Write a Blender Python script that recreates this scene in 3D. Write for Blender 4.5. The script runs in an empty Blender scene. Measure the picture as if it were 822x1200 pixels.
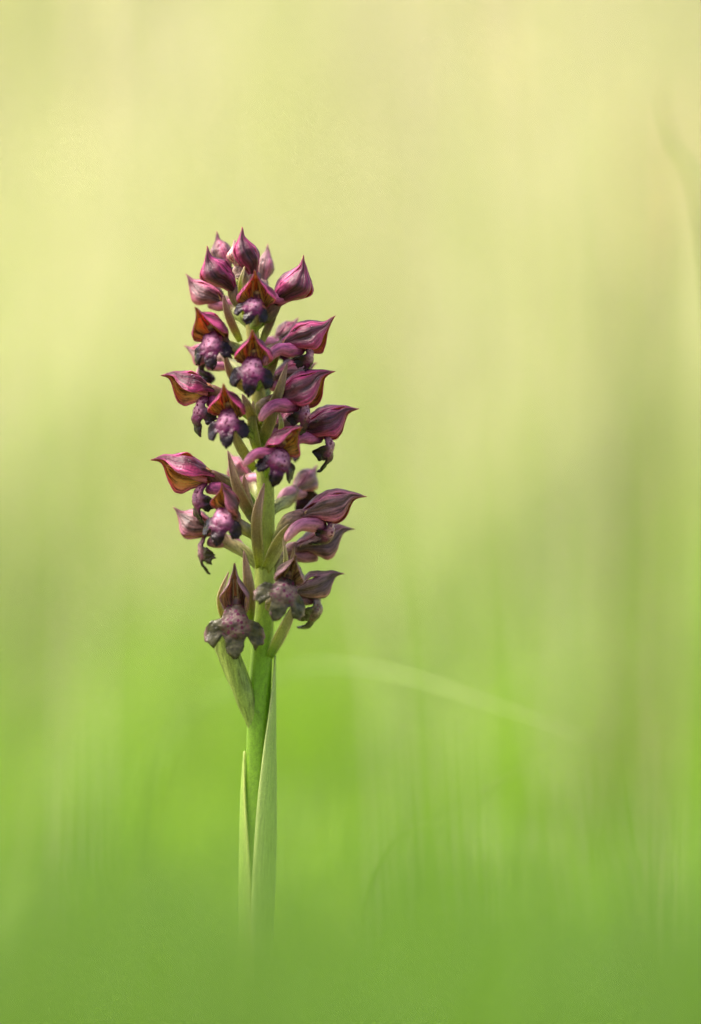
import bpy, math, random
import numpy as np
from mathutils import Vector, Matrix, noise

random.seed(7)
rng = np.random.default_rng(11)
scene = bpy.context.scene
COL = scene.collection
R = math.radians

# ------------------------------------------------------------------ camera
CAM_D, CAM_H, PXMM = 1.30, 0.15, 6.0        # metres to the flower, lens height, photo pixels per mm at the flower
cam = bpy.data.cameras.new('camera')
cam_ob = bpy.data.objects.new('camera', cam); COL.objects.link(cam_ob)
cam_ob.location = (0, -CAM_D, CAM_H); cam_ob.rotation_euler = (R(90), 0, 0)
cam.sensor_fit = 'VERTICAL'; cam.sensor_height = 36.0; cam.sensor_width = 24.0
cam.lens = 36.0 * CAM_D / (1.2 / PXMM)
cam.clip_start = 0.02; cam.clip_end = 500
cam.dof.use_dof = True; cam.dof.focus_distance = CAM_D - 0.005
cam.dof.aperture_fstop = 4.4
scene.camera = cam_ob

# ------------------------------------------------------------------ light: bright, thinly overcast
SUN_EL, SUN_AZ = 62, -88                     # azimuth from +Y (behind the flower) towards +X
w = bpy.data.worlds.new('World'); scene.world = w; w.use_nodes = True
nt = w.node_tree; bg = nt.nodes['Background']
sky = nt.nodes.new('ShaderNodeTexSky'); sky.sky_type = 'NISHITA'; sky.sun_disc = False
sky.sun_elevation = R(SUN_EL); sky.sun_rotation = R(SUN_AZ); sky.dust_density = 7.0; sky.air_density = 1.0; sky.ozone_density = 1.0
nt.links.new(sky.outputs[0], bg.inputs[0]); bg.inputs[1].default_value = 0.15
sl = bpy.data.lights.new('sun', 'SUN'); sl.energy = 2.6; sl.angle = R(38); sl.color = (1.0, .95, .86)
so = bpy.data.objects.new('sun', sl); COL.objects.link(so)
d = Vector((math.sin(R(SUN_AZ)) * math.cos(R(SUN_EL)), math.cos(R(SUN_AZ)) * math.cos(R(SUN_EL)), math.sin(R(SUN_EL))))
so.rotation_euler = (-d).to_track_quat('-Z', 'Y').to_euler(); so.location = d * 5
scene.view_settings.view_transform = 'Standard'; scene.view_settings.look = 'None'
scene.view_settings.gamma = 1; scene.view_settings.use_curve_mapping = False
scene.view_settings.exposure = 1.75
scene.cycles.use_denoising = True
scene.cycles.max_bounces = 10; scene.cycles.transmission_bounces = 8
scene.cycles.diffuse_bounces = 6
scene.cycles.sample_clamp_indirect = 8

# ------------------------------------------------------------------ helpers
MM = 0.001
def P(px, py, d=0.0):
    """photo pixel -> metres, d = mm in front of (towards the camera) the stem's plane"""
    k = (CAM_D - d * MM) / CAM_D / PXMM * MM
    return np.array([(px - 411) * k, -d * MM, CAM_H + (600 - py) * k])

def nrm(v):
    v = np.asarray(v, float); return v / (np.linalg.norm(v) + 1e-12)

def rot(v, axis, ang):
    axis = nrm(axis); c, s = math.cos(ang), math.sin(ang)
    v = np.asarray(v, float)
    return v * c + np.cross(axis, v) * s + axis * np.dot(axis, v) * (1 - c)

def mixc(a, b, t):
    t = np.clip(np.asarray(t, float), 0, 1)[..., None]
    return np.asarray(a, float) * (1 - t) + np.asarray(b, float) * t

def sstep(a, b, x):
    t = np.clip((np.asarray(x, float) - a) / (b - a), 0, 1); return t * t * (3 - 2 * t)

def make_obj(name, V, F, col, uvw, mat, parent=None, loc=(0, 0, 0), smooth=True):
    me = bpy.data.meshes.new(name)
    me.from_pydata(np.asarray(V).tolist(), [], F)
    n = len(me.vertices)
    if col is not None:
        a = me.attributes.new('Col', 'FLOAT_COLOR', 'POINT')
        c4 = np.ones((n, 4), np.float32); c4[:, :3] = col
        a.data.foreach_set('color', c4.ravel())
    if uvw is not None:
        a = me.attributes.new('uvw', 'FLOAT_VECTOR', 'POINT')
        a.data.foreach_set('vector', np.asarray(uvw, np.float32).ravel())
    if smooth: me.polygons.foreach_set('use_smooth', [True] * len(me.polygons))
    me.materials.append(mat)
    o = bpy.data.objects.new(name, me); COL.objects.link(o)
    o.location = loc
    if parent is not None: o.parent = parent
    return o

def grid_faces(nu, nv):
    F = []
    for i in range(nu - 1):
        for j in range(nv - 1):
            a = i * nv + j
            F.append((a, a + 1, a + nv + 1, a + nv))
    return F

def vnormals(V, F):
    N = np.zeros_like(V)
    Fa = np.array([f[:3] for f in F]); Fb = np.array([(f[0], f[2], f[3]) for f in F if len(f) == 4])
    for T in (Fa, Fb):
        if len(T) == 0: continue
        c = np.cross(V[T[:, 1]] - V[T[:, 0]], V[T[:, 2]] - V[T[:, 0]])
        for k in range(3): np.add.at(N, T[:, k], c)
    return N / (np.linalg.norm(N, axis=1, keepdims=True) + 1e-20)

def shell(name, V, F, t, colO, colI, uvw, mat, parent, flip=False):
    """a sheet of thickness t (m): outer face along the normals, inner face, joined by a rim"""
    V = np.asarray(V, float); N = vnormals(V, F)
    if flip: N = -N
    n = len(V)
    cnt = {}
    for f in F:
        for a, b in zip(f, f[1:] + f[:1]):
            k = (min(a, b), max(a, b)); cnt[k] = cnt.get(k, []) + [(a, b)]
    A = [tuple(f) for f in F] if not flip else [tuple(reversed(f)) for f in F]
    B = [tuple(x + n for x in reversed(f)) for f in A]
    rim = []
    for k, l in cnt.items():
        if len(l) == 1:
            a, b = l[0] if not flip else l[0][::-1]
            rim.append((b, a, a + n, b + n))
    VV = np.vstack([V + N * t * .5, V - N * t * .5])
    u2 = np.vstack([uvw, uvw]); u2 = u2.copy(); u2[n:, 2] += 5.3
    return make_obj(name, VV, A + B + rim, np.vstack([colO, colI]), u2, mat, parent)

def tube(path, rad, nr=10, ribs=0, ribamp=0.0, twist=0.0, flat=1.0, ref=(0, 1, 0)):
    path = np.asarray(path, float); n = len(path)
    T = np.gradient(path, axis=0); T /= np.linalg.norm(T, axis=1, keepdims=True) + 1e-12
    s = nrm(np.cross(T[0], ref)); V = []; uv = []
    for i in range(n):
        s = nrm(s - T[i] * np.dot(s, T[i])); b = np.cross(T[i], s)
        for j in range(nr):
            a = 2 * math.pi * j / nr + twist * i / (n - 1)
            r = rad[i] * (1 + ribamp * math.cos(ribs * (2 * math.pi * j / nr)))
            V.append(path[i] + s * math.cos(a) * r + b * math.sin(a) * r * flat); uv.append((i / (n - 1), j / nr, 0))
    F = []
    for i in range(n - 1):
        for j in range(nr):
            a = i * nr + j; c = i * nr + (j + 1) % nr
            F.append((a, c, c + nr, a + nr))
    V.append(path[0]); V.append(path[-1]); uv += [(0, 0, 0), (1, 0, 0)]
    k0, k1 = len(V) - 2, len(V) - 1
    for j in range(nr):
        F.append((k0, (j + 1) % nr, j)); F.append((k1, (n - 1) * nr + j, (n - 1) * nr + (j + 1) % nr))
    return np.array(V), F, np.array(uv, float)

def spline(pts, n):
    """Catmull-Rom through the points"""
    p = np.asarray(pts, float); p = np.vstack([2 * p[0] - p[1], p, 2 * p[-1] - p[-2]])
    m = len(p) - 3; out = []
    for t in np.linspace(0, m - 1e-9, n):
        i = int(t); u = t - i; a, b, c, e = p[i:i + 4]
        out.append(.5 * ((2 * b) + (-a + c) * u + (2 * a - 5 * b + 4 * c - e) * u * u + (-a + 3 * b - 3 * c + e) * u ** 3))
    return np.array(out)

def lut(xs, ys):
    return lambda x: np.interp(x, xs, ys)

def slut(pts):
    """smooth lookup"""
    xs = np.array([p[0] for p in pts]); ys = np.array([p[1] for p in pts])
    fx = np.linspace(0, 1, 200)
    y = np.interp(fx, xs, ys)
    k = np.ones(15) / 15
    ys2 = np.convolve(np.pad(y, 7, mode='reflect', reflect_type='odd'), k, 'valid')
    return lambda x: np.interp(x, fx, ys2)

# ------------------------------------------------------------------ materials
def new_mat(name):
    m = bpy.data.materials.new(name); m.use_nodes = True
    nt = m.node_tree; nt.nodes.clear()
    out = nt.nodes.new('ShaderNodeOutputMaterial')
    return m, nt, out

def node(nt, t, **kw):
    n = nt.nodes.new(t)
    for k, v in kw.items(): setattr(n, k, v)
    return n

def mixrgb(nt, fac, a, b, mode='MIX'):
    n = node(nt, 'ShaderNodeMix', data_type='RGBA', blend_type=mode)
    for sock, v in ((n.inputs[0], fac), (n.inputs[6], a), (n.inputs[7], b)):
        if hasattr(v, 'links') or isinstance(v, bpy.types.NodeSocket): nt.links.new(v, sock)
        else: sock.default_value = v if not isinstance(v, tuple) else (*v, 1)
    return n.outputs[2]

def ramp(nt, src, pts):
    r = node(nt, 'ShaderNodeValToRGB')
    e = r.color_ramp.elements
    while len(e) < len(pts): e.new(.5)
    for el, (p, c) in zip(e, pts): el.position = p; el.color = (*c, 1) if len(c) == 3 else c
    nt.links.new(src, r.inputs[0]); return r.outputs[0]

def tissue(name, rough=.4, trans=.35, vein=(2.0, 26.0), vein_amt=.5, bump=.25, spots=False, coat=.0, grain=2500., spec=.5):
    """plant tissue: pigment from the mesh, veins along it, light passing through"""
    m, nt, out = new_mat(name); L = nt.links.new
    col = node(nt, 'ShaderNodeAttribute', attribute_name='Col')
    uv = node(nt, 'ShaderNodeAttribute', attribute_name='uvw')
    mp = node(nt, 'ShaderNodeMapping'); mp.inputs[3].default_value = (vein[0], vein[1], 3.0)
    L(uv.outputs['Vector'], mp.inputs[0])
    nz = node(nt, 'ShaderNodeTexNoise'); nz.inputs['Scale'].default_value = 1.0; nz.inputs['Detail'].default_value = 3.0
    nz.inputs['Distortion'].default_value = .4
    L(mp.outputs[0], nz.inputs['Vector'])
    vr = ramp(nt, nz.outputs[0], [(.34, (.30, .27, .28)), (.5, (.95, .95, .95)), (.68, (1.5, 1.45, 1.45))])
    c = mixrgb(nt, vein_amt, col.outputs['Color'], vr, 'MULTIPLY')
    tc = node(nt, 'ShaderNodeTexCoord')
    gz = node(nt, 'ShaderNodeTexNoise'); gz.inputs['Scale'].default_value = grain; gz.inputs['Detail'].default_value = 2
    L(tc.outputs['Object'], gz.inputs['Vector'])
    gr = ramp(nt, gz.outputs[0], [(.3, (.78, .78, .78)), (.7, (1.22, 1.22, 1.22))])
    c = mixrgb(nt, .7, c, gr, 'MULTIPLY')
    if spots:
        vo = node(nt, 'ShaderNodeTexVoronoi'); vo.inputs['Scale'].default_value = 11.5; vo.inputs['Randomness'].default_value = .85
        L(uv.outputs['Vector'], vo.inputs['Vector'])
        nz2 = node(nt, 'ShaderNodeTexNoise'); nz2.inputs['Scale'].default_value = 22
        L(uv.outputs['Vector'], nz2.inputs['Vector'])
        ad = node(nt, 'ShaderNodeMath', operation='MULTIPLY_ADD'); L(nz2.outputs[0], ad.inputs[0]); ad.inputs[1].default_value = .5
        L(vo.outputs['Distance'], ad.inputs[2])
        sp = ramp(nt, ad.outputs[0], [(.54, (1, 1, 1)), (.64, (0, 0, 0))])
        sat = node(nt, 'ShaderNodeAttribute', attribute_name='spot')
        fm = node(nt, 'ShaderNodeMath', operation='MULTIPLY'); L(sp, fm.inputs[0]); L(sat.outputs['Fac'], fm.inputs[1])
        c = mixrgb(nt, fm.outputs[0], c, (.085, .006, .035))
    ht = mixrgb(nt, .35, nz.outputs[0], gz.outputs[0])
    bp = node(nt, 'ShaderNodeBump'); bp.inputs['Strength'].default_value = bump; bp.inputs['Distance'].default_value = .0004
    L(ht, bp.inputs['Height'])
    pr = node(nt, 'ShaderNodeBsdfPrincipled'); pr.inputs['Roughness'].default_value = rough
    pr.inputs['Specular IOR Level'].default_value = spec
    pr.inputs['Coat Weight'].default_value = coat; pr.inputs['Coat Roughness'].default_value = .15
    L(c, pr.inputs['Base Color']); L(bp.outputs[0], pr.inputs['Normal'])
    tr = node(nt, 'ShaderNodeBsdfTranslucent')
    hs = node(nt, 'ShaderNodeHueSaturation'); hs.inputs['Saturation'].default_value = 1.15; hs.inputs['Value'].default_value = 1.5
    L(c, hs.inputs['Color']); L(hs.outputs[0], tr.inputs['Color'])
    mx = node(nt, 'ShaderNodeMixShader'); mx.inputs[0].default_value = trans
    L(pr.outputs[0], mx.inputs[1]); L(tr.outputs[0], mx.inputs[2]); L(mx.outputs[0], out.inputs[0])
    return m

M_SEPAL = tissue('sepal_tissue', rough=.36, trans=.34, vein=(1.8, 6.5), vein_amt=1.0, bump=1.0, coat=.0, spec=.34)
M_LIP = tissue('lip_tissue', rough=.22, trans=.08, vein=(7., 9.), vein_amt=.7, bump=1.0, spots=True, coat=.0, spec=.16)
M_SPUR = tissue('spur_tissue', rough=.42, trans=.22, vein=(2., 7.), vein_amt=.7, bump=.6, spec=.35)
M_STEM = tissue('stem_tissue', rough=.5, trans=.30, vein=(2., 16.), vein_amt=.25, bump=.25, grain=3500., spec=.4)
M_BRACT = tissue('bract_tissue', rough=.5, trans=.40, vein=(1.5, 12.), vein_amt=.4, bump=.3)
def leaf_mat(name, trans, rough=.5):
    m, nt, out = new_mat(name); L = nt.links.new
    col = node(nt, 'ShaderNodeAttribute', attribute_name='Col')
    pr = node(nt, 'ShaderNodeBsdfPrincipled'); pr.inputs['Roughness'].default_value = rough
    pr.inputs['Specular IOR Level'].default_value = .35
    tr = node(nt, 'ShaderNodeBsdfTranslucent')
    tc = node(nt, 'ShaderNodeTexCoord'); gz = node(nt, 'ShaderNodeTexNoise'); gz.inputs['Scale'].default_value = 60
    L(tc.outputs['Object'], gz.inputs['Vector'])
    gr = ramp(nt, gz.outputs[0], [(.3, (.8, .8, .8)), (.7, (1.2, 1.2, 1.15))])
    c = mixrgb(nt, 1.0, col.outputs['Color'], gr, 'MULTIPLY')
    L(c, pr.inputs['Base Color'])
    hs = node(nt, 'ShaderNodeHueSaturation'); hs.inputs['Value'].default_value = 1.45; L(c, hs.inputs['Color']); L(hs.outputs[0], tr.inputs['Color'])
    mx = node(nt, 'ShaderNodeMixShader'); mx.inputs[0].default_value = trans
    L(pr.outputs[0], mx.inputs[1]); L(tr.outputs[0], mx.inputs[2]); L(mx.outputs[0], out.inputs[0])
    return m
M_GRASS = leaf_mat('grass_tissue', .45)
M_STRAW = leaf_mat('straw_tissue', .35, .6)
m, nt, out = new_mat('meadow_soil')
tc = node(nt, 'ShaderNodeTexCoord'); n1 = node(nt, 'ShaderNodeTexNoise'); n1.inputs['Scale'].default_value = 6; n1.inputs['Detail'].default_value = 6
nt.links.new(tc.outputs['Object'], n1.inputs['Vector'])
pr = node(nt, 'ShaderNodeBsdfPrincipled'); pr.inputs['Roughness'].default_value = .9
nt.links.new(ramp(nt, n1.outputs[0], [(.3, (.14, .20, .04)), (.5, (.21, .25, .07)), (.7, (.28, .28, .11))]), pr.inputs['Base Color'])
nt.links.new(pr.outputs[0], out.inputs[0]); M_SOIL = m
m, nt, out = new_mat('water')
pr = node(nt, 'ShaderNodeBsdfPrincipled'); pr.inputs['Roughness'].default_value = .02; pr.inputs['IOR'].default_value = 1.33
pr.inputs['Transmission Weight'].default_value = 1.0
nt.links.new(pr.outputs[0], out.inputs[0]); M_WATER = m

# ------------------------------------------------------------------ the setting: meadow rising behind
def ground_h(y):
    return 0.22 * np.maximum(0, y - 0.9) * sstep(.9, 2.2, y)
ys = np.concatenate([np.linspace(-30, -2, 8), np.linspace(-1.5, 6, 31), np.linspace(7, 60, 12), [120, 250]])
xs = np.concatenate([[-200, -80, -30], np.linspace(-8, 8, 33), [30, 80, 200]])
V = np.array([(x, y, float(ground_h(min(y, 90))) + (.012 * noise.noise(Vector((x * 2, y * 2, 0))) if abs(y) > .3 else 0) - .004) for y in ys for x in xs])
g = make_obj('meadow_ground', V, grid_faces(len(ys), len(xs)), None, None, M_SOIL)
g['kind'] = 'structure'; g['label'] = 'gently rising meadow ground under the blurred grass'

GREEN = np.array([[.105, .190, .008], [.130, .215, .010], [.100, .175, .012], [.155, .235, .016], [.120, .200, .022]])
STRAW = np.array([[.370, .335, .210], [.345, .320, .180], [.405, .350, .250], [.325, .335, .140], [.295, .335, .105]])
def blades(n, x0, y0, length, width, lean, head, colb, colt, nseg=6, droop=.6):
    """n ribbon blades; all arguments arrays -> verts, faces, colours"""
    t = np.linspace(0, 1, nseg)[None, :]
    hx, hy = np.cos(head)[:, None], np.sin(head)[:, None]
    Ln = length[:, None]; ln = lean[:, None]
    out = Ln * ln * (t * .35 + droop * t ** 2.4)
    z = Ln * (t - .35 * ln * ln * t ** 3)
    cx = x0[:, None] + hx * out; cy = y0[:, None] + hy * out; cz = ground_h(y0)[:, None] - .006 + z
    wd = width[:, None] * .5 * np.where(t < .25, .75 + t, (1 - ((t - .25) / .75) ** 2.2)) + .00012
    sa = head + np.pi / 2 + rng.uniform(-.9, .9, n)
    sx, sy = np.cos(sa)[:, None], np.sin(sa)[:, None]
    V = np.empty((n, nseg, 2, 3))
    for k, s in enumerate((-1, 1)):
        V[:, :, k, 0] = cx + s * sx * wd; V[:, :, k, 1] = cy + s * sy * wd; V[:, :, k, 2] = cz
    C = colb[:, None, None, :] * (1 - t[0][None, :, None, None] ** 1.3) + colt[:, None, None, :] * t[0][None, :, None, None] ** 1.3
    C = np.broadcast_to(C, (n, nseg, 2, 3))
    b = np.arange(n)[:, None] * nseg * 2 + np.arange(nseg - 1)[None, :] * 2
    F = np.stack([b, b + 1, b + 3, b + 2], -1).reshape(-1, 4)
    return V.reshape(-1, 3), F, C.reshape(-1, 3)

def fast_obj(name, V, F, C, mat):
    me = bpy.data.meshes.new(name)
    me.vertices.add(len(V)); me.vertices.foreach_set('co', np.ascontiguousarray(V, np.float32).ravel())
    me.loops.add(F.size); me.loops.foreach_set('vertex_index', F.astype(np.int32).ravel())
    me.polygons.add(len(F)); me.polygons.foreach_set('loop_start', np.arange(0, F.size, 4, dtype=np.int32))
    me.polygons.foreach_set('loop_total', np.full(len(F), 4, np.int32))
    me.polygons.foreach_set('use_smooth', [True] * len(F))
    a = me.attributes.new('Col', 'FLOAT_COLOR', 'POINT'); c4 = np.ones((len(V), 4), np.float32); c4[:, :3] = C
    a.data.foreach_set('color', c4.ravel())
    me.update(calc_edges=True); me.materials.append(mat)
    o = bpy.data.objects.new(name, me); COL.objects.link(o); return o

def scatter(name, label, n, xr, yr, len_f, wid, lean, strawness, mat, clump=.10, bs=.6, tint=(1, 1, 1), cap=None, vary=.35):
    y = rng.uniform(yr[0], yr[1], n)
    halfw = xr[0] + (xr[1] - xr[0]) * (y - yr[0]) / max(1e-6, yr[1] - yr[0])
    x = rng.uniform(-1, 1, n) * halfw
    cl = np.array([noise.noise(Vector((a / clump, b / clump * .6, 3.1))) for a, b in zip(x, y)])
    keep = rng.uniform(-.9, .9, n) < cl + .35
    x, y, cl = x[keep], y[keep], cl[keep]; n = len(x)
    ln = len_f(y, n) * (1 + .3 * cl)
    if cap is not None: ln = np.minimum(ln, cap(y) * rng.uniform(.8, 1.04, n))
    st = np.clip(strawness(x, y, n) + vary * cl, 0, 1)
    pick = rng.integers(0, 5, n)
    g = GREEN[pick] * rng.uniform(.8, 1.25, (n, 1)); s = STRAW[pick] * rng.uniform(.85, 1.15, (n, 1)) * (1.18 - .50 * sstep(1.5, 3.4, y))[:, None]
    cb = (g * (1 - st[:, None] * bs) + s * st[:, None] * bs) * np.asarray(tint); g = g * np.asarray(tint)
    ct = g * (1 - st[:, None]) + s * st[:, None]
    V, F, C = blades(n, x, y, ln, rng.uniform(*wid, n), rng.uniform(*lean, n), rng.uniform(0, 6.283, n), cb, ct)
    o = fast_obj(name, V, F, C, mat); o['kind'] = 'stuff'; o['label'] = label; o['category'] = 'grass'
    return o
U = rng.uniform
# tall mixed grass on the rise behind
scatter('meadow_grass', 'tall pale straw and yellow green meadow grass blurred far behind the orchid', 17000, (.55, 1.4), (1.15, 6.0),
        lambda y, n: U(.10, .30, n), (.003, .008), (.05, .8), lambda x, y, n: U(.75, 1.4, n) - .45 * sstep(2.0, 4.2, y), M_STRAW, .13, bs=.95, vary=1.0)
scatter('green_grass', 'fresh green grass blurred behind the orchid stem', 9000, (.35, .6), (.32, 1.7),
        lambda y, n: U(.035, .065, n) + .15 * sstep(.45, 1.5, y) * U(.4, 1.4, n), (.003, .007), (.1, .9), lambda x, y, n: U(-.45, .25, n) + .75 * sstep(.8, 1.7, y), M_GRASS, .14, tint=(1.08, 1.16, .85))
scatter('low_grass', 'short green grass around the foot of the orchid', 2600, (.30, .36), (-.30, .34),
        lambda y, n: U(.03, .065, n), (.002, .005), (.2, 1.0), lambda x, y, n: U(-.5, .2, n), M_GRASS, .12)
scatter('foreground_grass', 'soft green grass tips blurred in front of the orchid foot', 9500, (.15, .32), (-.80, -.36),
        lambda y, n: U(.105, .15, n), (.004, .009), (.1, .6), lambda x, y, n: U(-.6, .1, n), M_GRASS, .10, tint=(.62, .76, .70), cap=lambda y: .15 - .042 * (1.3 + y) / 1.3)

# ------------------------------------------------------------------ the orchid
BASE = np.array([P(300, 1060)[0], 0, 0])
orchid = bpy.data.objects.new('orchid', None); COL.objects.link(orchid); orchid.location = BASE
orchid.empty_display_size = .02
orchid['label'] = 'orchid with a dense spike of dark purple hooded flowers on green stem'; orchid['category'] = 'orchid'

# stem: photo pixels and radius in pixels
ST = [(298, 1500, 17), (299, 1250, 16), (300, 1080, 15), (301, 1000, 14.5), (301, 930, 14), (302, 870, 13.5), (305, 800, 13), (309, 720, 12.5), (311, 650, 11.5),
      (312, 580, 10), (308, 520, 9.5), (303, 460, 8.5), (297, 400, 7.5), (291, 350, 6.5), (286, 315, 5.0), (281, 296, 3.0)]
_sy = np.array([s[1] for s in ST])[::-1]; _sx = np.array([s[0] for s in ST])[::-1]; _sr = np.array([s[2] for s in ST])[::-1]
def stem_at(py): return np.interp(py, _sy, _sx), np.interp(py, _sy, _sr) / PXMM * MM
path = spline([P(s[0], s[1]) for s in ST], 90)
pyv = 600 - (path[:, 2] - CAM_H) / MM * PXMM
rad = np.array([stem_at(p)[1] for p in pyv])
V, F, uv = tube(path - BASE, rad, 20, ribs=5, ribamp=.05, twist=2.2)
ppy = np.concatenate([np.repeat(pyv, 20), [pyv[0], pyv[-1]]])
c = mixc((.145, .27, .010), (.30, .33, .06), sstep(800, 640, ppy)); c = mixc(c, (.34, .30, .09), sstep(560, 420, ppy)); c = mixc(c, (.40, .22, .18), sstep(380, 300, ppy))
make_obj('stem', V, F, c, uv * np.array([60, 1.2, 1]), M_STEM, orchid)

def sheath(name, prof, pyb, pyt, col0, col1, gap=.5, phic=0.0, label=None):
    """a leaf clasping the stem; prof(t) -> (half angle, extra radius mm), t 0 at the bottom, 1 at the tip"""
    nu, nv = 40, 17; V = []; uv = []
    for i in range(nu):
        t = i / (nu - 1); py = pyb + (pyt - pyb) * t
        x, r = stem_at(py); half, ex = prof(t); c = P(x, py)
        for j in range(nv):
            a = phic + half * (2 * j / (nv - 1) - 1)
            rr = r + (gap + ex) * MM
            V.append(c + np.array([math.cos(a) * rr, -math.sin(a) * rr, 0]) - BASE); uv.append((t * 6, (2 * j / (nv - 1) - 1), 0))
    uv = np.array(uv, float); V = np.array(V)
    co = mixc(col0, col1, np.abs(uv[:, 1]) ** 3); ci = co * 1.1
    o = shell(name, V, grid_faces(nu, nv), .35 * MM, co, ci, uv, M_STEM, orchid, flip=True)
    if label: o['label'] = label
    return o
sheath('leaf', lambda t: (1.75 * (1 - t ** 2.2) ** .8 + .03, .2 + .9 * math.sin(math.pi * min(1, t * 1.0))), 1120, 768, (.25, .36, .075), (.40, .46, .16), .35, phic=R(4), label='green leaf clasping the right of the stem')
sheath('leaf', lambda t: (1.1 * (1 - t ** 2.0) + .03, .1 + .5 * math.sin(math.pi * t)), 1150, 880, (.25, .36, .06), (.45, .48, .14), .3, phic=R(160), label='narrow leaf edge clasping the left of the stem')
def blade_leaf(name, pts, wmm, col, mat, parent, fold=.25, off=BASE, seed=0, margin=None, t_mm=.3, nu=26, nv=9, face=(0, -1, .15), prof=None, tip=None, uvs=4, foot=None):
    """lanceolate leaf along 3-D points"""
    c = spline(pts, nu); T = np.gradient(c, axis=0); V = []; uv = []
    wf = prof or (lambda t: max(.02, math.sin(math.pi * min(1, .16 + .84 * t) ** .9) ** .8))
    for i in range(nu):
        t = i / (nu - 1); tn = nrm(T[i]); s = nrm(np.cross(tn, face)); n = nrm(np.cross(s, tn))
        hw = wmm * .5 * MM * wf(t)
        for j in range(nv):
            q = 2 * j / (nv - 1) - 1
            a = q * fold * 2.2
            wob = .12 * hw * noise.noise(Vector((t * 5, q * 1.5, seed * 3.7)))
            V.append(c[i] + s * hw * (math.sin(a) / max(1e-6, fold * 2.2)) + n * (hw * (1 - math.cos(a)) / max(1e-6, fold * 2.2) + wob) - off); uv.append((t * uvs, q, seed * 1.7))
    uv = np.array(uv); col = np.asarray(col, float)
    co = np.tile(col, (len(V), 1))
    if margin is not None: co = mixc(co, margin, sstep(.55, 1, np.abs(uv[:, 1])))
    if tip is not None: co = mixc(co, tip, sstep(.35, 1, uv[:, 0] / uvs))
    if foot is not None: co = mixc(co, foot, 1 - sstep(.0, .35, uv[:, 0] / uvs))
    return shell(name, np.array(V), grid_faces(nu, nv), t_mm * MM, co, co * 1.05, uv, mat, parent)
# leaves at the foot, down in the grass
for k, (a, l) in enumerate([(20, 60), (160, 66), (265, 55), (80, 70)]):
    dx, dy = math.cos(R(a)), math.sin(R(a))
    b = BASE + np.array([dx * .002, dy * .002, .004])
    blade_leaf('leaf', [b, b + np.array([dx * .012, dy * .012, l * .3 * MM]), b + np.array([dx * l * .35 * MM, dy * l * .35 * MM, l * .6 * MM]), b + np.array([dx * l * .75 * MM, dy * l * .75 * MM, l * .75 * MM])],
               11, (.16, .34, .04), M_STEM, orchid, seed=k, face=(dx, dy, 1.2))

# ---- one flower
f_zt = slut([(0, .05), (.15, .085), (.28, .125), (.42, .16), (.56, .15), (.68, .10), (.78, .06), (.88, .03), (1, 0)])
f_zb = slut([(0, -.07), (.15, -.125), (.28, -.22), (.40, -.30), (.52, -.33), (.62, -.28), (.71, -.16), (.79, -.06), (.9, -.012), (1, 0)])
f_w = slut([(0, .08), (.15, .13), (.28, .20), (.42, .245), (.54, .225), (.66, .14), (.76, .07), (.88, .03), (1, .008)])

PINK = np.array((.44, .062, .185)); MAG = np.array((.185, .015, .068)); DARK = np.array((.040, .016, .015))
AMBER = np.array((.78, .42, .11)); ROSE = np.array((.50, .10, .16))
OLDP = np.array((.30, .150, .175)); OLDD = np.array((.120, .075, .060)); OLDA = np.array((.45, .28, .14))
LIPD = np.array((.009, .003, .006)); LIPM = np.array((.070, .006, .034)); LIPW = np.array((.40, .165, .26))
LOLD = np.array((.046, .042, .018)); LOLDW = np.array((.20, .125, .120)); LOLDM = np.array((.075, .044, .032))

def sepal_colours(u, q, age, sh, pale):
    """q: 0 centre of the sepal .. 1 margin"""
    base = mixc(PINK, OLDP, age) * sh; mag = mixc(MAG, OLDD * 1.35, age); dark = mixc(DARK, OLDD, age)
    c = mixc(mag, base, sstep(.45, 1.0, q) * .9 + .25 * (1 - u))
    c = mixc(c, dark, (1 - sstep(.2, .78, q)) * .92 * (1 - .3 * u))
    c = mixc(c, base * 1.25, sstep(.86, 1, q) * .7)
    c = mixc(c, mixc((.50, .15, .14), (.42, .22, .15), age), sstep(.9, 1, u) * .7)
    c = mixc(c, (.78, .52, .48), pale)
    return c
def inner_colours(u, q, age, pale):
    c = mixc(mixc(AMBER, OLDA, age), mixc(ROSE, OLDP, age), np.clip(sstep(.55, 1.0, q) * .85 + .15 * u, 0, 1))
    c = mixc(c, (.10, .03, .02), (.6 * (1 - sstep(.05, .35, u))) + .3 * (1 - sstep(.0, .3, q)))
    return mixc(c, (.80, .6, .5), pale)

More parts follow.
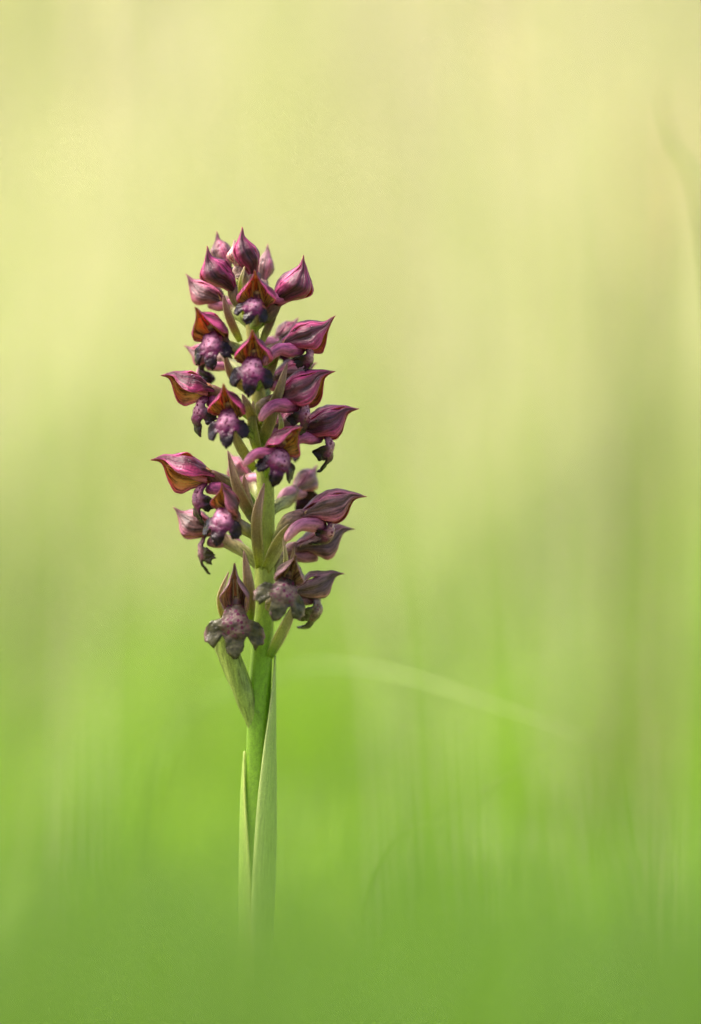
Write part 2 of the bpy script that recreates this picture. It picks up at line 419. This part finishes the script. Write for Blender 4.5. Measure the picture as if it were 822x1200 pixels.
def build_flower(k, th, tip, d, dt, age=0., opn=.62, wide=1.0, deep=1.0, beak=0., roll=0., bend=0., lip=None, lsz=1.0, lpitch=-35, lcurl=-75, lside=3.0, lroll=0., head=None,
                 spur=True, pale=0., stem_py=None, shade=1.0, lbl=None, spurdir=None, ovr=1.05, base=0., via=None, green=0., lbx=.36, spl=1.0):
    seed = k * 7.31 + 1.7
    rs = random.Random(k * 13 + 5)
    T = P(th[0], th[1], d); E = P(tip[0], tip[1], d + dt)
    vec = E - T; L = np.linalg.norm(vec); f = vec / L
    up = np.array([0, 0, 1.0]);
    if abs(f[2]) > .975: up = up * .3 + np.array([stem_at(th[1])[0] - th[0], 0, 0]) * .05 + np.array([0, .6, 0])
    up = nrm(up - f * np.dot(up, f)); up = rot(up, f, R(roll)); s = np.cross(up, f)
    hd = np.array([f[0], f[1], 0.]) if head is None else np.array([math.cos(R(head)), -math.sin(R(head)), 0])
    hd = nrm(hd)
    # flower object: the ovary, curving out of the stem to the hood's base
    spy = stem_py or min(th[1] + 52, 770)
    sx, sr = stem_at(spy); S0 = P(sx, spy, 0)
    out = nrm(np.array([T[0] - S0[0], T[1] - S0[1], 0]) + 1e-6)
    S = S0 + out * sr * .45
    m1 = S + np.array([0, 0, 1]) * (T[2] - S[2]) * .45 + out * .0012
    m2 = T - f * L * .22 + np.array([0, 0, -.05]) * L
    pth = spline([S, m1 * .6 + (S * .5 + T * .5) * .4, m2, T, T + f * L * .12], 18)
    if via: pth = spline([S] + [P(*v) for v in via] + [T - f * L * .1, T + f * L * .1], 18)
    tt = np.linspace(0, 1, 18)
    rad = ovr * MM * (.25 + .75 * sstep(0, .28, tt)) * (.75 + .5 * np.sin(np.pi * np.clip(tt * .95, 0, 1))) * (1 - .35 * sstep(.8, 1, tt))
    Vv, Ff, uv = tube(pth - T, rad, 12, ribs=3, ribamp=.13, twist=3.5)
    oc = mixc((.24, .34, .05), (.14, .065, .045), sstep(.15, .7, uv[:, 0])); oc = mixc(oc, (.36, .17, .19), age * .5); oc = mixc(oc, (.6, .42, .36), pale); oc = mixc(oc, (.19, .29, .04), green)
    fl = make_obj('flower', Vv, Ff, oc, uv * np.array([5, 2, 1]) + np.array([0, 0, k]), M_SPUR, orchid, loc=T - BASE)
    if lbl: fl['label'] = lbl
    # hood of three sepals
    te = opn * math.pi
    hk = -.03 if beak > .01 else .05
    def hood(u, th_):
        zt = f_zt(u) + beak * math.sin(math.pi * u) * u; zb = f_zb(u) * deep + beak * math.sin(math.pi * u) * u
        dip = hk * math.exp(-((u - .80) / .11) ** 2); zt -= dip; zb -= dip
        zz = zt - (zt - zb) * (1 - math.cos(th_)) / (1 - math.cos(te))
        yy = (f_w(u) * wide + base * (1 - u) ** 2 * (1 - .6 * math.exp(-u * 9))) * math.sin(th_) + bend * u * u * (1 if True else 0)
        return u, yy, zz
    def sepal(a0, a1, mid, half, off, nu=30, nv=15):
        V = []; uu = []; qq = []
        for i in range(nu):
            u = (i / (nu - 1)) ** .92
            for j in range(nv):
                th_ = a0 + (a1 - a0) * j / (nv - 1)
                x, y, z = hood(u, th_)
                q = abs(2 * j / (nv - 1) - 1)
                # bulge between the margins, margins tucked and rippled
                nx, nz = math.sin(th_), math.cos(th_)
                env = math.sin(math.pi * min(1, u * 1.02) ** .8) if u < .98 else 0
                bl = (off + .034 * (1 - q * q) - (.045 * math.exp(-((2 * j / (nv - 1) - 1 + .1) / .22) ** 2) if abs(a0 + a1) > .01 else -.012 * math.exp(-(q / .25) ** 2))) * env
                wv = .020 * env * q * q * math.sin(u * 13 + seed + a0 * 3)
                nv_ = noise.noise_vector(Vector((x * 4.2 + seed, y * 5, z * 5 + a0)))
                nf = noise.noise(Vector((x * 9 + seed, y * 11, z * 11 + a0)))
                y += nx * (bl + wv + (.022 * nf) * env) + .034 * nv_[1] * env; z += nz * (bl + wv + (.022 * nf) * env) + .034 * nv_[2] * env
                V.append((f * x + s * y + up * z) * L); uu.append(u); qq.append(q)
        uu = np.array(uu); qq = np.array(qq); sg = np.tile(np.linspace(-1, 1, nv), nu)
        uvw = np.stack([uu * 2, sg, np.full(len(uu), seed + a0)], 1)
        return shell('sepal', np.array(V), grid_faces(nu, nv), .16 * MM, sepal_colours(uu, qq, age, shade, pale), inner_colours(uu, qq, age, pale), uvw, M_SEPAL, fl, flip=True)
    sepal(-.30 * te, .30 * te, 0, 0, .020)
    sepal(.25 * te, te, 0, 0, .0)
    sepal(-te, -.25 * te, 0, 0, .0)
    # two petals lying inside the hood
    if opn < .85:
        for sg in (-1, 1):
            V = []; uu = []; qq = []
            for i in range(12):
                t = i / 11; hw = .075 * math.sin(math.pi * (t * .88 + .1)) ** .7
                for j in range(5):
                    q = j / 2 - 1
                    V.append((f * (.06 + .68 * t) + s * (sg * (.10 * (1 - .55 * t) * wide + .05 * (q * .5))) + up * (.03 + .03 * math.sin(3 * t) - .055 + q * hw)) * L); uu.append(t); qq.append(abs(q))
            uu = np.array(uu); qq = np.array(qq)
            pc = mixc(mixc((.72, .40, .16), (.5, .36, .22), age), (.22, .03, .05), (1 - sstep(.1, .6, qq)) * .8)
            shell('petal', np.array(V), grid_faces(12, 5), .14 * MM, pc, pc, np.stack([uu * 2, qq, uu * 0 + seed], 1), M_SEPAL, fl)
        # column with its anther and beak
        cpath = [(.10, 0, -.10), (.22, 0, -.10), (.33, 0, -.06), (.40, 0, -.01), (.43, 0, .045)]
        cp = spline([(f * a + s * b + up * c_) * L for a, b, c_ in cpath], 14)
        tt = np.linspace(0, 1, 14)
        V, F, uv = tube(cp, L * (.045 + .035 * np.sin(np.pi * tt ** 1.6)) * (1 - .75 * sstep(.75, 1, tt)), 10)
        cc = mixc((.55, .16, .22), (.10, .012, .03), sstep(.25, .6, uv[:, 0])); cc = mixc(cc, (.5, .32, .12), .6 * sstep(.6, .75, uv[:, 0]) * (1 - sstep(.8, .95, uv[:, 0])))
        make_obj('column', V, F, mixc(cc, OLDD, age * .5), uv, M_SPUR, fl)
    lb = (f * lbx + up * (-.17)) * L
    Ls = 10.4 * MM * spl
    # spur: a curved sac running back under the ovary
    if spur:
        sd = hd if spurdir is None else nrm(np.array([math.cos(R(spurdir)), -math.sin(R(spurdir)), 0]))
        z = np.array([0, 0, 1.0])
        k1 = (f * .5 + sd * .5)
        sp = [lb - hd * Ls * .04 - z * Ls * .06, lb - hd * Ls * .10 - z * Ls * .09, lb - (k1 * .4 + sd * .6) * Ls * .27 - z * Ls * .08, lb - sd * Ls * .50 - z * Ls * .10, lb - sd * Ls * .68 - z * Ls * .22, lb - sd * Ls * .78 - z * Ls * .36]
        sp = spline(sp, 26); tt = np.linspace(0, 1, 26)
        r = Ls * np.interp(tt, [0, .15, .4, .7, .9, .97, 1], [.03, .105, .125, .095, .070, .045, .006])
        V, F, uv = tube(sp, r, 14)
        V = V + np.array([np.array(noise.noise_vector(Vector(v * 500) + Vector((seed, 0, 0)))) for v in V]) * .12 * MM
        sc_ = mixc(mixc((.36, .075, .19), OLDP * .85, age), mixc((.46, .17, .24), (.40, .24, .22), age), sstep(.6, 1, uv[:, 0]))
        make_obj('spur', V, F, mixc(sc_ * shade, (.75, .5, .5), pale), uv * np.array([3, 2, 1]) + np.array([0, 0, seed]), M_SPUR, fl)
    # the three-lobed lip
    if lip is not False:
        LL = (8.3 + .7 * age) * MM * lsz
        hw = slut([(0, .13), (.12, .19), (.3, .25), (.5, .27), (.60, .20), (.66, .165), (.8, .165), (.92, .14), (.97, .09), (1, .03)])
        z = np.array([0, 0, 1.0]); sh = np.cross(z, hd)
        sh_r = rot(sh, hd, R(lroll)); z_r = rot(z, hd, R(lroll))
        n = 60; q = np.linspace(0, 1.02, n)
        ang = R(lpitch) + R(lcurl) * q ** 1.15
        cx = np.concatenate([[0], np.cumsum(np.cos(ang))[:-1]]) * 1.02 / (n - 1); cz = np.concatenate([[0], np.cumsum(np.sin(ang))[:-1]]) * 1.02 / (n - 1)
        nr, nc, ms = 34, 13, 9
        pq = []; F = []
        jag = lambda a: .030 * math.sin(a * 31 + seed) + .028 * math.sin(a * 57 + seed * 2)
        for i in range(nr):
            qv = i / (nr - 1)
            for j in range(nc):
                c_ = 2 * j / (nc - 1) - 1
                qq_ = qv * (1 - .05 * (abs(c_) ** 2)) if qv > .8 else qv
                if qv > .9: qq_ += jag(c_ * .4) * .7
                pq.append((c_ * float(hw(qv)), qq_))
        F = grid_faces(nr, nc)
        ia, ib = int(.28 * (nr - 1)), int(.60 * (nr - 1))
        for sg in (-1, 1):
            col0 = [i * nc + (nc - 1 if sg > 0 else 0) for i in range(ia, ib + 1)]
            prev = col0
            for m_ in range(1, ms + 1):
                cur = []
                for kk, i in enumerate(range(ia, ib + 1)):
                    t = kk / (ib - ia); b = pq[col0[kk]]
                    e = (np.interp(t, [0, .2, .5, .8, 1], [.42, .52, .57, .51, .36]), np.interp(t, [0, .2, .5, .8, 1], [.30, .40, .56, .72, .79]))
                    w_ = m_ / ms; j_ = 1 + (jag(t * .7 + sg) * 1.5 if m_ >= ms - 1 else 0)
                    pp = abs(b[0]) * (1 - w_) + e[0] * j_ * w_; q2 = b[1] * (1 - w_) + e[1] * j_ * w_
                    cur.append(len(pq)); pq.append((sg * pp, q2))
                for a in range(len(prev) - 1):
                    fc = (prev[a], cur[a], cur[a + 1], prev[a + 1])
                    F.append(fc if sg > 0 else fc[::-1])
                prev = cur
        pq = np.array(pq); p_, q_ = pq[:, 0], pq[:, 1]
        ax = np.interp(q_, q, ang); X = np.interp(q_, q, cx); Z = np.interp(q_, q, cz)
        kap = lside * (.35 + .65 * sstep(.1, .5, q_))
        yv = np.sin(kap * p_) / kap; nvv = -(1 - np.cos(kap * p_)) / kap
        nvv = nvv + .05 * np.exp(-((q_ - .3) / .2) ** 2 - (p_ / .16) ** 2)
        nvv = nvv + np.array([.050 * noise.noise(Vector((a * 6, b * 6, seed))) + .018 * noise.noise(Vector((a * 17, b * 15, seed + 4))) for a, b in pq])
        # centre groove of the middle lobe
        X3 = X + nvv * (-np.sin(ax)); Z3 = Z + nvv * np.cos(ax)
        V = lb + LL * (hd * X3[:, None] + sh_r * yv[:, None] + z_r * Z3[:, None])
        ctr = np.exp(-(p_ / .19) ** 4) * sstep(.02, .2, q_) * (1 - sstep(.34, .56, q_))
        edge = sstep(.18, .36, np.abs(p_)) + sstep(.52, .8, q_)
        cd = mixc(LIPM, LIPD, edge); co = mixc(cd, LIPW, ctr * .9)
        cold = mixc(mixc(LOLDM, LOLD, np.clip(edge + .3, 0, 1)), LOLDW, ctr * .6); cold = mixc(cold, (.33, .17, .17), sstep(.47, .58, np.abs(p_)) * .6)
        co = mixc(co, cold, sstep(.35, 1, age)); ci = mixc(mixc(LIPM, LIPD, .6), LOLDM, age)
        ci = np.tile(ci, (len(V), 1))
        uvw = np.stack([p_, q_, np.full(len(p_), seed)], 1)
        o = shell('lip', V, F, .35 * MM, co, ci, uvw, M_LIP, fl, flip=True)
        a = o.data.attributes.new('spot', 'FLOAT', 'POINT')
        sv = np.exp(-(p_ / .24) ** 4) * (1 - sstep(.5, .66, q_)) * (1 - .1 * age)
        a.data.foreach_set('value', np.concatenate([sv, sv * 0]).astype(np.float32))
    return fl

FL = [
 # closed buds at the top
 dict(th=(298, 324), tip=(284, 266), d=4, dt=1, opn=.98, wide=.9, deep=.9, lip=False, spur=False, stem_py=345, beak=-.06, roll=12),
 dict(th=(274, 340), tip=(243, 288), d=5, dt=2, opn=.98, wide=1.1, deep=1.1, lip=False, spur=False, stem_py=362, beak=-.12),
 dict(th=(268, 318), tip=(254, 271), d=-4, dt=-1, opn=.98, lip=False, spur=False, stem_py=340, pale=.15, wide=.8, deep=.8),
 dict(th=(280, 314), tip=(275, 281), d=1, dt=1, opn=.99, lip=False, spur=False, stem_py=330, pale=.75, wide=1.1),
 dict(th=(308, 332), tip=(314, 286), d=-4, dt=-2, opn=.98, lip=False, spur=False, stem_py=350, pale=.22, wide=.8, deep=.8),
 dict(th=(323, 356), tip=(356, 299), d=2, dt=2, opn=.96, wide=1.1, deep=1.25, lip=False, stem_py=392, beak=-.14, spur=True, spurdir=0),
 dict(th=(264, 354), tip=(218, 321), d=-3, dt=-1, opn=.75, wide=1.0, deep=1.1, lip=False, stem_py=388, pale=.12, beak=-.06),
 # open flowers, from the top
 dict(th=(303, 359), tip=(299, 317), d=7, dt=6, opn=.50, wide=1.5, base=.14, head=97, lsz=.82, lpitch=-30, lcurl=-55, lside=1.7, lroll=-16, stem_py=398),
 dict(th=(260, 396), tip=(229, 360), d=7, dt=6, opn=.52, wide=1.35, base=.12, roll=18, head=108, lsz=.98, lpitch=-45, lcurl=-50, lside=1.8, lroll=10, stem_py=430),
 dict(th=(299, 426), tip=(296, 387), d=9, dt=6.5, opn=.50, wide=1.48, base=.14, head=95, lsz=1.05, lpitch=-45, lcurl=-50, lside=1.7, lroll=-4, stem_py=462),
 dict(th=(330, 405), tip=(393, 370), d=5, dt=2, opn=.70, wide=1.0, beak=-.06, roll=-8, head=15, lsz=.95, lpitch=-50, lcurl=-110, lside=3, stem_py=445, spurdir=-28, spl=1.12),
 dict(th=(258, 420), tip=(216, 405), d=-5, dt=-2, opn=.75, lsz=.9, lpitch=-50, lcurl=-90, lside=3.5, stem_py=452, pale=.12),
 dict(th=(322, 400), tip=(350, 372), d=-6, dt=-3, opn=.7, lsz=.9, stem_py=440, pale=.15),
 dict(th=(322, 468), tip=(393, 435), d=5, dt=3, opn=.70, wide=1.0, beak=.02, roll=-6, head=25, lsz=1.05, lpitch=-45, lcurl=-120, lside=3, stem_py=520, spurdir=-32, spl=1.15),
 dict(th=(250, 458), tip=(189, 440), d=4, dt=2.5, opn=.52, wide=1.1, deep=1.15, beak=.08, roll=30, head=150, lsz=1.05, lpitch=-40, lcurl=-90, lside=2.6, stem_py=505, lbx=0.12),
 dict(th=(272, 487), tip=(262, 450), d=9, dt=6.5, opn=.50, wide=1.4, base=.16, head=100, lsz=1.0, lpitch=-48, lcurl=-40, lside=1.7, lroll=4, stem_py=530),
 dict(th=(318, 442), tip=(372, 425), d=-5, dt=-4, opn=.72, lsz=.95, stem_py=480, pale=.1),
 dict(th=(350, 505), tip=(421, 479), d=1, dt=1, opn=.70, wide=1.0, beak=.03, roll=-5, head=10, lsz=1.1, lpitch=-45, lcurl=-120, lside=3, stem_py=545, spurdir=-25),
 dict(th=(318, 527), tip=(354, 501), d=9, dt=6, opn=.52, wide=1.25, base=.14, head=75, lsz=1.0, lpitch=-50, lcurl=-60, lside=2, lroll=-18, stem_py=565, roll=-24, beak=.06, spurdir=-15, spl=0.95),
 dict(th=(316, 500), tip=(355, 478), d=-7, dt=-5, opn=.7, lsz=.95, stem_py=540, pale=.1),
 dict(th=(250, 558), tip=(177, 539), d=4, dt=3, opn=.52, wide=1.05, deep=1.05, beak=.10, roll=32, head=155, lsz=1.1, lpitch=-40, lcurl=-105, lside=2.8, stem_py=612, lbx=0.12),
 dict(th=(275, 604), tip=(260, 565), d=9, dt=5, opn=.52, wide=1.15, base=.10, head=108, lsz=.95, lpitch=-50, lcurl=-40, lside=1.8, lroll=-6, stem_py=648, age=.45, roll=-20),
 dict(th=(254, 624), tip=(203, 594), d=-2, dt=-1, opn=.70, wide=1.05, deep=1.2, head=175, lsz=.95, lpitch=-55, lcurl=-90, lside=2.6, stem_py=675, age=.6, beak=-.03, roll=10, lbx=0.15),
 dict(th=(294, 560), tip=(268, 530), d=-6, dt=-4, opn=.7, lsz=.9, stem_py=600, pale=.2),
 dict(th=(345, 575), tip=(372, 545), d=-7, dt=-5, opn=.7, lsz=.95, stem_py=612, pale=.2, age=.2),
 dict(th=(354, 603), tip=(430, 582), d=6, dt=2, opn=.74, wide=.9, deep=.85, beak=.07, roll=-6, head=10, lsz=.95, lpitch=-60, lcurl=-150, lside=5.0, stem_py=652, age=.45, spurdir=-28, spl=1.15),
 dict(th=(346, 642), tip=(416, 620), d=-4, dt=-2, opn=.74, wide=.95, deep=1.0, beak=.05, lsz=.9, stem_py=690, age=.7, lip=False),
 dict(th=(334, 684), tip=(347, 650), d=8, dt=6, opn=.50, wide=1.25, base=.12, head=82, lsz=1.12, lpitch=-45, lcurl=-40, lside=1.1, lroll=-24, stem_py=722, age=1.0, roll=-14),
 dict(th=(344, 694), tip=(404, 672), d=-1, dt=0, opn=.72, wide=.9, deep=.95, beak=.03, head=20, lsz=1.05, lpitch=-60, lcurl=-130, lside=2.0, lroll=0, stem_py=735, age=.9),
 dict(th=(279, 730), tip=(275, 660), d=6, dt=4, opn=.55, wide=.85, deep=.8, head=84, lsz=1.22, lpitch=-62, lcurl=-25, lside=0.9, lroll=-2, stem_py=872, age=1.0, lbl='faded brown lowest flower with flat three lobed lip', ovr=1.75, green=0.75, via=[(291, 832, 1.2), (276, 788, 2.2), (264, 748, 3.5)]),
]
for k, sp in enumerate(FL): build_flower(k, **sp)

# ---- bracts (photo pixels: base, middle, tip; depth mm; width mm)
BR = [
 ((284, 368), (282, 335), (287, 312), 8, 1.5, 0), ((308, 500), (325, 465), (337, 425), 7, 3.2, .6), ((306, 520), (318, 490), (330, 455), 6, 3.6, .5),
 ((330, 520), (330, 500), (327, 482), 8, 1.6, .1), ((300, 505), (292, 480), (284, 462), 7, 3.0, .5), ((301, 530), (296, 500), (297, 470), 5, 3.2, .1),
 ((296, 612), (280, 575), (267, 528), 7, 3.4, .7), ((300, 615), (290, 590), (286, 556), 4, 3.6, .6), ((303, 665), (301, 610), (310, 566), 8, 3.4, .7),
 ((312, 668), (330, 632), (352, 605), 6, 4.0, .4), ((330, 690), (335, 660), (332, 630), 8, 1.5, .2), ((288, 730), (292, 690), (286, 645), 5, 3.6, .6),
 ((318, 705), (338, 680), (345, 640), 3, 3.0, .5), ((262, 745), (258, 705), (268, 670), 5, 2.0, .4), ((318, 770), (334, 735), (350, 700), 3, 3.4, .15),
 ((278, 400), (268, 370), (262, 345), 4, 2.4, .8), ((310, 400), (320, 370), (326, 345), 2, 2.4, .8), ((290, 460), (272, 440), (262, 410), 4, 2.6, .7),
 ((296, 550), (280, 520), (272, 498), 5, 3.0, .4), ((318, 560), (338, 535), (352, 515), 4, 3.0, .4), ((312, 455), (322, 420), (330, 395), 3, 2.6, .6),
]
for k, (a, b, c_, d_, w_, pu) in enumerate(BR):
    sx, sr = stem_at(a[1])
    b0 = P(sx + (a[0] - sx) * .8, a[1], min(d_, sr / MM * .8))
    col = mixc((.34, .38, .10), (.20, .085, .085), pu)
    blade_leaf('bract', [b0, P(b[0], b[1], d_), P(c_[0], c_[1], d_ + .5)], w_ * .78, col, M_BRACT, orchid, fold=.5, seed=k, margin=mixc(col, (.55, .50, .26), .5), t_mm=.2, nu=20, nv=9,
               tip=mixc(col, (.42, .22, .22), .5), face=(0, -1, 0), foot=mixc((.30, .33, .06), (.145, .27, .01), sstep(640, 800, a[1])))

# ------------------------------------------------------------------ single grasses one can tell apart
def grass_blade(label, pts, wmm, col, tip, face=(0, -1, .3), group=None, name='grass_sprig', fold=.3):
    b = np.array([pts[0][0], pts[0][1], 0.0])
    o = blade_leaf(name, pts, wmm, col, M_GRASS, None, fold=fold, off=b, seed=len(label), nu=34, nv=5, t_mm=.25, face=face, tip=tip,
                   prof=lambda t: (.7 + .3 * min(1, t * 4)) * max(.03, 1 - max(0, (t - .3) / .7) ** 1.6))
    o.location = b; o['label'] = label; o['category'] = 'grass blade'
    if group: o['group'] = group
    return o
def gp(px, py, Y): return P(px, py, -Y * 1000)
def gnd(px, Y): p = gp(px, 1000, Y); p[2] = float(ground_h(np.array(Y))) - .003; return p
grass_blade('long green blade arching over to the right of the orchid stem', [gnd(150, .17), gp(190, 900, .16), gp(330, 792, .14), gp(440, 786, .12), gp(560, 820, .10), gp(712, 876, .08)], 1.6, (.13, .21, .03), (.26, .31, .10), face=(0, -.5, 1))
grass_blade('thin pale blade curving up in the green beside the stem foot', [gnd(370, .07), gp(440, 1040, .065), gp(530, 955, .06), gp(655, 875, .055)], .6, (.2, .3, .04), (.26, .34, .08))
grass_blade('dark thin grass blade hanging among the dry stalks', [gnd(880, .16), gp(850, 600, .15), gp(822, 255, .13), gp(785, 160, .12), gp(770, 90, .12)], 1.2, (.16, .26, .05), (.26, .30, .10))

grass_sprig_b = grass_blade('broad soft green blade blurred among the pale straw', [gnd(760, .75), gp(748, 500, .74), gp(742, 240, .72), gp(728, 120, .70)], 9, (.20, .27, .04), (.30, .38, .10))
def stalk(label, base, top, Y, rmm, hl, hr, col, sway=0.0, group='dry stalks behind the orchid'):
    t = bpy.data.objects.new('grass_stalk', None); COL.objects.link(t)
    g0 = gnd(base, Y); t.location = g0; t.empty_display_size = .02
    tp = gp(top[0], top[1], Y + .02); mid = (g0 + tp) * .5 + np.array([sway, 0, 0])
    c = spline([g0, mid, tp], 30); u = np.linspace(0, 1, 30)
    V, F, uv = tube(c - g0, rmm * MM * (1 - .6 * u), 8)
    make_obj('stem', V, F, np.tile(np.array(col), (len(V), 1)), uv, M_STRAW, t)
    dr = nrm(c[-1] - c[-3]); h0 = c[-1] - dr * .004; hp = np.array([h0 + dr * hl * MM * k for k in np.linspace(0, 1, 24)]); hp[:, 0] += (np.linspace(0, 1, 24) ** 2) * sway * .6
    rr = .30 * hr * MM * np.sin(np.pi * np.linspace(.04, .99, 24)) ** 1.2 * (1 + .25 * np.cos(np.arange(24) * 2.4))
    V, F, uv = tube(hp - g0, rr, 10, ribs=5, ribamp=.15, twist=2)
    make_obj('seed_head', V, F, np.tile(np.array(col) * np.array([1.1, 1.05, 1.0]), (len(V), 1)), uv, M_STRAW, t)
    t['label'] = label; t['category'] = 'grass stalk'; t['group'] = group
LAB = 'blurred straw coloured grass stalk with seed head behind the orchid'
for a in [(470, (210, 40), .42, 1.1, 90, 5.0, (.52, .47, .33), .02), (560, (505, 60), .50, 1.0, 100, 5.0, (.53, .48, .34), .0), (700, (600, 200), .46, 1.0, 80, 4.5, (.50, .44, .32), -.004),
          (640, (660, -60), .60, 1.1, 110, 6.0, (.53, .47, .34), .01), (770, (790, 330), .34, .9, 60, 4.0, (.50, .42, .28), .0), (800, (740, 420), .5, 1.0, 90, 5, (.50, .42, .28), -.01),
          (90, (110, 170), .55, 1.0, 70, 6.0, (.55, .50, .36), .0), (30, (-10, 60), .6, 1.0, 110, 6.0, (.50, .46, .26), .01)]:
    stalk(LAB, a[0], a[1], *a[2:7], sway=a[7])

# ------------------------------------------------------------------ water drops left on the petals
bpy.context.view_layer.update()
dg = bpy.context.evaluated_depsgraph_get()
eye = Vector((0, -CAM_D, CAM_H))
def water_drop(px, py, rmm, label):
    p = Vector(P(px, py)); hit, loc, n, idx, ob, mt = scene.ray_cast(dg, eye, (p - eye).normalized(), distance=1.36)
    if not hit or abs(loc.y) > .03: return
    nu, nv = 9, 14; V = []; q = n.to_track_quat('Z', 'Y')
    for i in range(nu):
        a = math.pi * i / (nu - 1)
        for j in range(nv):
            b = 2 * math.pi * j / nv
            V.append(q @ Vector((math.sin(a) * math.cos(b), math.sin(a) * math.sin(b), .75 * math.cos(a) + .25)) * rmm * MM)
    F = [(i * nv + j, (i + 1) * nv + j, (i + 1) * nv + (j + 1) % nv, i * nv + (j + 1) % nv) for i in range(nu - 1) for j in range(nv)]
    o = make_obj('water_drop', np.array([list(v) for v in V]), F, None, None, M_WATER); o.location = loc
    o['label'] = label; o['category'] = 'water drop'; o['group'] = 'water drops on the orchid'
water_drop(302, 834, .42, 'tiny clear water drop on the bare green stem')
for px, py, r in [(346, 388, .5), (366, 384, .35), (344, 452, .4), (372, 444, .45), (372, 494, .4), (350, 506, .4), (226, 441, .35), (222, 540, .35), (300, 428, .3), (262, 322, .35)]:
    water_drop(px, py, r, 'tiny clear water drop on a dark purple flower')
